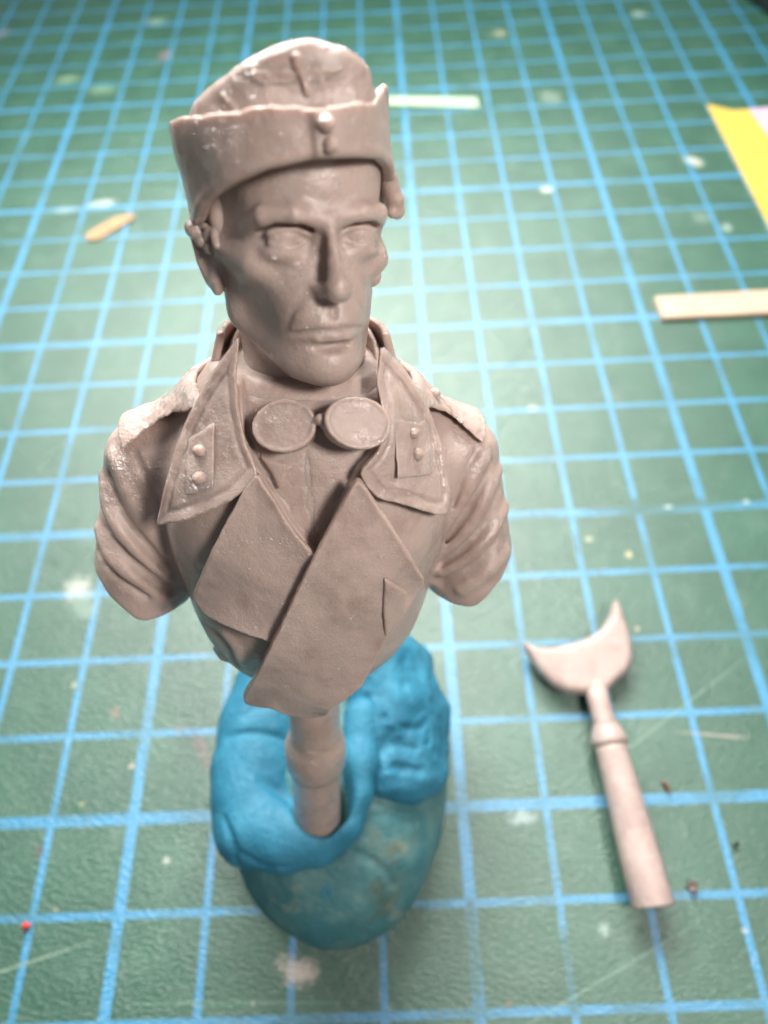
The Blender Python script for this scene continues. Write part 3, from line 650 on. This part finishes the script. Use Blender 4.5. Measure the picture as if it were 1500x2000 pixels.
# ================================================================ PUTTY
def P3(px, py, z): return mat_pt(px, py, z)
def putty_mat(name, dirty):
    m, nt, p = newmat(name); g = NB(nt); v = g.n('ShaderNodeNewGeometry').outputs['Position']
    blue = g.mix(g.ramp(g.noise(v, 2.5, 4), .3, .7), (0.022, 0.165, 0.265), (0.046, 0.24, 0.36)); col = blue
    if dirty:
        gr = g.mix(g.ramp(g.noise(v, 3, 4), .35, .7), (0.055, 0.185, 0.205), (0.12, 0.26, 0.26))
        col = g.mix(g.ramp(g.noise(v, 1.6, 4, .6, .5), .20, .42), blue, gr)
        mp = g.n('ShaderNodeMapping'); mp.inputs['Location'].default_value = (3.1, 1.7, .4); g.l(v, mp.inputs[0])
        col = g.mix(g.math('MULTIPLY', g.ramp(g.noise(mp.outputs[0], 1.5, 4, .6, .3), .56, .72), .7), col, (0.13, 0.135, 0.07))
        mp2 = g.n('ShaderNodeMapping'); mp2.inputs['Location'].default_value = (7.1, 2.7, 3.4); g.l(v, mp2.inputs[0])
        col = g.mix(g.math('MULTIPLY', g.ramp(g.noise(mp2.outputs[0], 2.6, 4, .6, .3), .58, .68), .6), col, (0.24, 0.30, 0.25))
    g.l(col, p.inputs['Base Color']); p.inputs['Roughness'].default_value = .5; p.inputs['Specular IOR Level'].default_value = .32
    p.inputs['Subsurface Weight'].default_value = .15; p.inputs['Subsurface Radius'].default_value = (.3, .6, 1); p.inputs['Subsurface Scale'].default_value = .06
    b = g.bump(g.noise(v, 9, 5, .65, 1.2), .42, .06); b = g.bump(g.noise(v, 45, 3), .25, .012, b); g.l(b, p.inputs['Normal'])
    return m
putty = empty('adhesive_putty', (3.5, 0, 0), label='lump of blue modelling putty holding up the bust on its peg', cat='putty')
O_hole = TB - MB[:, 2] * S * 68.9
PA, PB = TB - MB[:, 2] * S * 76, TB - MB[:, 2] * S * 50
def pp(pts): return [tuple(P3(*q[:3])) for q in pts], [q[3] for q in pts]
ROLL = pp([(480, 1560, 1.52, .34), (500, 1612, 1.48, .38), (560, 1630, 1.55, .32), (620, 1630, 1.62, .26), (664, 1604, 1.70, .22), (692, 1550, 1.76, .17), (703, 1480, 1.8, .18), (708, 1400, 1.8, .2)])
LEFT = pp([(505, 1590, 1.40, .42), (500, 1500, 1.35, .44), (512, 1420, 1.30, .44), (535, 1350, 1.2, .46)])
RIGHT = pp([(758, 1505, 1.52, .27), (748, 1390, 1.62, .32), (735, 1290, 1.7, .32)]); RIGHT2 = pp([(798, 1515, 1.40, .29), (790, 1390, 1.45, .34), (765, 1290, 1.45, .36)]); RIGHT3 = pp([(828, 1495, 1.22, .27), (822, 1390, 1.2, .30), (790, 1310, 1.15, .34)])
G1 = pp([(432, 1590, 1.3, .04), (455, 1640, 1.62, .06), (466, 1700, 1.45, .05)]); G2 = pp([(508, 1528, 1.80, .03), (535, 1540, 1.83, .05), (572, 1568, 1.80, .02)])
G3 = pp([(715, 1520, 1.7, .05), (706, 1440, 1.85, .06), (712, 1350, 1.9, .06)]); G4 = pp([(455, 1445, 1.55, .02), (500, 1435, 1.74, .025), (550, 1440, 1.72, .02)])
def peg_hole(P): return cap(P, PA + np.array([.05, .03, 0]), PB + np.array([.08, .12, 0]), .24, .36)
def putty_body_sdf(x, y, z):
    P = (x, y, z)
    d = ell(P, (3.55, -.05, .72), (1.13, 1.30, .92)); d = smin(d, ell(P, (3.58, .75, .7), (1.12, 1.25, .86)), .6)
    d = smax(d, .0 - z, .08)
    d = d + .03 * noise(x, y, z, 1.7) + .012 * noise(x, y, z, 5)
    return smax(d, -peg_hole(P), .08)
def fold_base(x, y, z):
    P = (x, y, z); d = chain(P, *ROLL, .1); return smin(d, chain(P, *LEFT, .15), .12)
def slab_base(x, y, z):
    P = (x, y, z); return smin(smin(chain(P, *RIGHT, .15), chain(P, *RIGHT2, .15), .15), chain(P, *RIGHT3, .15), .15)
FC = strokes(WF, fold_base, [[(508, 1526, .01), (535, 1540, .035), (560, 1560, .03), (578, 1580, .01)], [(440, 1440, .01), (480, 1432, .03), (530, 1436, .025), (560, 1446, .01)],
     [(436, 1600, .02), (452, 1640, .05), (462, 1690, .03)], [(470, 1665, .01), (520, 1690, .025), (560, 1690, .01)], [(650, 1590, .01), (668, 1600, .02), (690, 1600, .01)], [(480, 1400, .01), (500, 1380, .02), (540, 1375, .01)]], .0)
SC = strokes(WF, slab_base, [[(735, 1470, .02), (770, 1455, .03), (810, 1462, .02), (835, 1450, .01)], [(740, 1510, .01), (775, 1500, .03), (820, 1505, .02)], [(750, 1400, .01), (756, 1440, .025), (748, 1475, .01)], [(785, 1420, .01), (810, 1425, .02), (830, 1415, .01)], [(716, 1360, .02), (712, 1420, .03), (722, 1480, .02)]], .0)
BC = strokes(WF, putty_body_sdf, [[(560, 1695, .01), (620, 1672, .03), (680, 1662, .025), (740, 1690, .02), (770, 1730, .01)], [(640, 1665, .01), (652, 1680, .03), (668, 1672, .01)], [(700, 1600, .01), (760, 1590, .02), (800, 1610, .01)], [(735, 1700, .01), (745, 1760, .02), (735, 1800, .01)], [(720, 1560, .01), (790, 1575, .03), (850, 1560, .02)]], .0)
def fold_sdf(x, y, z):
    P = (x, y, z); d = fold_base(x, y, z)
    for pts, r in FC: d = smax(d, -chain(P, pts, r, 0), .05)
    return smax(d + .015 * noise(x, y, z, 2.2) + .008 * noise(x, y, z, 6), -peg_hole(P), .08)
def slab_sdf(x, y, z):
    P = (x, y, z); d = slab_base(x, y, z)
    for pts, r in SC: d = smax(d, -chain(P, pts, r, 0), .06)
    return smax(d + .03 * noise(x, y, z, 2.5) + .018 * noise(x, y, z, 7) + .01 * noise(x, y, z, 14), -peg_hole(P), .08)
def ball_sdf(x, y, z):
    d = putty_body_sdf(x, y, z)
    for pts, r in BC: d = smax(d, -chain((x, y, z), pts, r, 0), .05)
    return d
def wobj(name, sdf, lo, hi, h, mat, par):
    V, Q = surface(sdf, lo, hi, h); V = V - np.array(par.location) if par else V
    return mesh_obj(name, V, Q, mat, par)
MP1, MP2 = putty_mat('putty_blue', False), putty_mat('putty_dirty', True)
wobj('putty_ball', ball_sdf, (1.8, -1.8, -.1), (5.2, 2.6, 2.3), .03, MP2, putty)
wobj('folded_roll', fold_sdf, (1.8, -1.6, .1), (4.6, 2.4, 2.6), .025, MP1, putty)
wobj('folded_slab', slab_sdf, (3, -1.2, .1), (5.6, 2.8, 2.8), .025, MP1, putty)

# ================================================================ SPARE PEG with crescent seat
M_SP = resin('resin_spare', (0.49, 0.380, 0.345), wet=.05, seed=12, sss=.35)
A0, A1 = mat_pt(1276, 1772, .30), mat_pt(1163, 1345, .22); ax_ = (A1 - A0); LN = np.linalg.norm(ax_); ax_ /= LN
spare = empty('spare_peg', (A0[0], A0[1], 0), label='loose resin peg with a crescent seat, lying on the mat beside the bust', cat='resin peg')
q_ = Vector(ax_).to_track_quat('Z', 'X').to_matrix().to_4x4(); mw = Matrix.Translation(Vector(A0) - spare.location) @ q_
kL = LN / 2.55
lathe('shaft', [(.0, .06), (.12, .05), (.205, .01), (.222, .0), (.232, .02), (.225, .5 * kL), (.205, 1.2 * kL), (.190, 1.72 * kL), (.195, 1.80 * kL)], M_SP, spare, matrix=mw)
lathe('peg_collar', [(.195, 1.78 * kL), (.222, 1.83 * kL), (.225, 1.87 * kL), (.205, 1.93 * kL), (.185, 2.0 * kL), (.15, 2.08 * kL)], M_SP, spare, matrix=mw)
lathe('neck', [(.15, 2.06 * kL), (.142, 2.12 * kL), (.135, 2.35 * kL), (.145, 2.62 * kL)], M_SP, spare, matrix=mw)
CRS = [(1017, 1246), (1030, 1252), (1050, 1261), (1080, 1261), (1115, 1253), (1148, 1243), (1172, 1226), (1188, 1200), (1194, 1172), (1206, 1168), (1216, 1190), (1229, 1225), (1238, 1262), (1239, 1290), (1229, 1315), (1208, 1332), (1190, 1350), (1165, 1358), (1140, 1356), (1105, 1354), (1075, 1338), (1048, 1308), (1026, 1272)]
cp = smooth_poly(np.array([mat_pt(x, y, .30)[:2] for x, y in CRS]), 2)
def crescent(x, y, z):
    u = poly2(x, y, cp); zc = .25 + .05 * (y - 2)
    return smax(u + .02, np.abs(z - zc) - .13, .12)
wobj('crescent_seat', crescent, (cp[:, 0].min() - .2, cp[:, 1].min() - .2, 0), (cp[:, 0].max() + .2, cp[:, 1].max() + .2, .6), .022, M_SP, spare)

# ================================================================ SMALL THINGS ON THE MAT
def simple(name, col, rough=.5):
    m, nt, p = newmat(name); g = NB(nt); v = g.n('ShaderNodeNewGeometry').outputs['Position']
    c = g.mix(g.ramp(g.noise(v, 3, 4), .3, .7), tuple(x * .9 for x in col), tuple(min(1, x * 1.06) for x in col)); g.l(c, p.inputs['Base Color']); p.inputs['Roughness'].default_value = rough
    g.l(g.bump(g.noise(v, 20, 3), .15, .02), p.inputs['Normal']); return m
def slab(name, pts, z0, z1, mat, parent=None, zs=None, div=1):
    n = len(pts); b = [mat_pt(x, y, 0) for x, y in pts]; c = np.mean(b, 0)
    V = [(p[0] - c[0], p[1] - c[1], z0) for p in b] + [(p[0] - c[0], p[1] - c[1], z1) for p in b]
    Fc = [tuple(range(n))[::-1], tuple(range(n, 2 * n))] + [(i, (i + 1) % n, n + (i + 1) % n, n + i) for i in range(n)]
    # orientation depends on the winding of pts; recalc
    o = mesh_obj(name, V, Fc, mat, parent, smooth=False)
    import bmesh
    bm = bmesh.new(); bm.from_mesh(o.data); bmesh.ops.recalc_face_normals(bm, faces=bm.faces); bmesh.ops.bevel(bm, geom=bm.edges[:], offset=(z1 - z0) * .18, segments=2, affect='EDGES'); bm.to_mesh(o.data); bm.free()
    o.location = (c[0], c[1], 0); return o
tag(slab('wooden_strip', [(1275, 586), (1560, 569), (1560, 616), (1291, 629)], .004, .10, simple('pale_wood', (.56, .43, .32))), 'pale wooden strip lying at the right edge of the mat', 'wooden strip')
tag(slab('plastic_strip', [(745, 192), (930, 194), (936, 214), (748, 208)], .004, .05, simple('pale_strip', (.42, .58, .40))), 'thin pale strip lying behind the cap of the bust', 'strip')
tag(slab('orange_sliver', [(168, 462), (190, 447), (225, 428), (262, 420), (262, 430), (228, 450), (196, 470), (174, 473)], .004, .05, simple('orange_scrap', (.42, .27, .15))), 'small orange sliver lying left of the bust', 'sliver')
note = tag(slab('yellow_paper', [(1380, 206), (1400, 211), (1430, 218), (1680, 200), (1900, 1100), (1545, 530)], .004, .03, simple('yellow_paper', (.62, .44, .075), .7)), 'yellow paper sheet at the right edge of the mat', 'paper')
tag(slab('pink_paper', [(1462, 217), (1700, 198), (1750, 640), (1545, 330)], .034, .05, simple('pink_paper', (.56, .42, .55), .7)), 'pink paper lying on the yellow paper', 'paper')
tag(slab('black_case', [(1440, -12), (1600, 110), (1900, -60), (1500, -120)], .004, .6, simple('black_plastic', (.012, .016, .016), .35)), 'black case at the far right corner of the mat', 'case')
def crumb(name, px, py, r, col, label, cat, rough=.3, seed=0, st=(1, 1, .7)):
    c = mat_pt(px, py, r * .5)
    def f(x, y, z): return ell((x, y, z), (0, 0, r * .55), (r * st[0], r * st[1], r * st[2]), rz=.6) + r * .5 * noise(x + seed, y, z, 1.3 / r)
    V, Q = surface(f, (-2.5 * r, -2.5 * r, -r), (2.5 * r, 2.5 * r, 2.5 * r), r / 6)
    V[:, 2] -= V[:, 2].min() - .003
    o = mesh_obj(name, V, Q, simple(name + '_mat', col, rough)); o.location = (c[0], c[1], 0); tag(o, label, cat)
crumb('resin_crumb', 1301, 1536, .05, (.22, .10, .07), 'brown crumb on the blue line right of the loose peg', 'crumb', seed=1, st=(.6, 1.5, .6))
crumb('resin_crumb', 1353, 1731, .06, (.17, .12, .11), 'dark glossy crumb beside the lower end of the loose peg', 'crumb', .15, seed=3)
crumb('red_speck', 52, 1808, .042, (.65, .06, .05), 'tiny red speck on a grid crossing at lower left', 'speck', seed=5)
crumb('dark_speck', 1437, 1650, .035, (.02, .04, .03), 'tiny dark speck at the right of the mat', 'speck', seed=8)
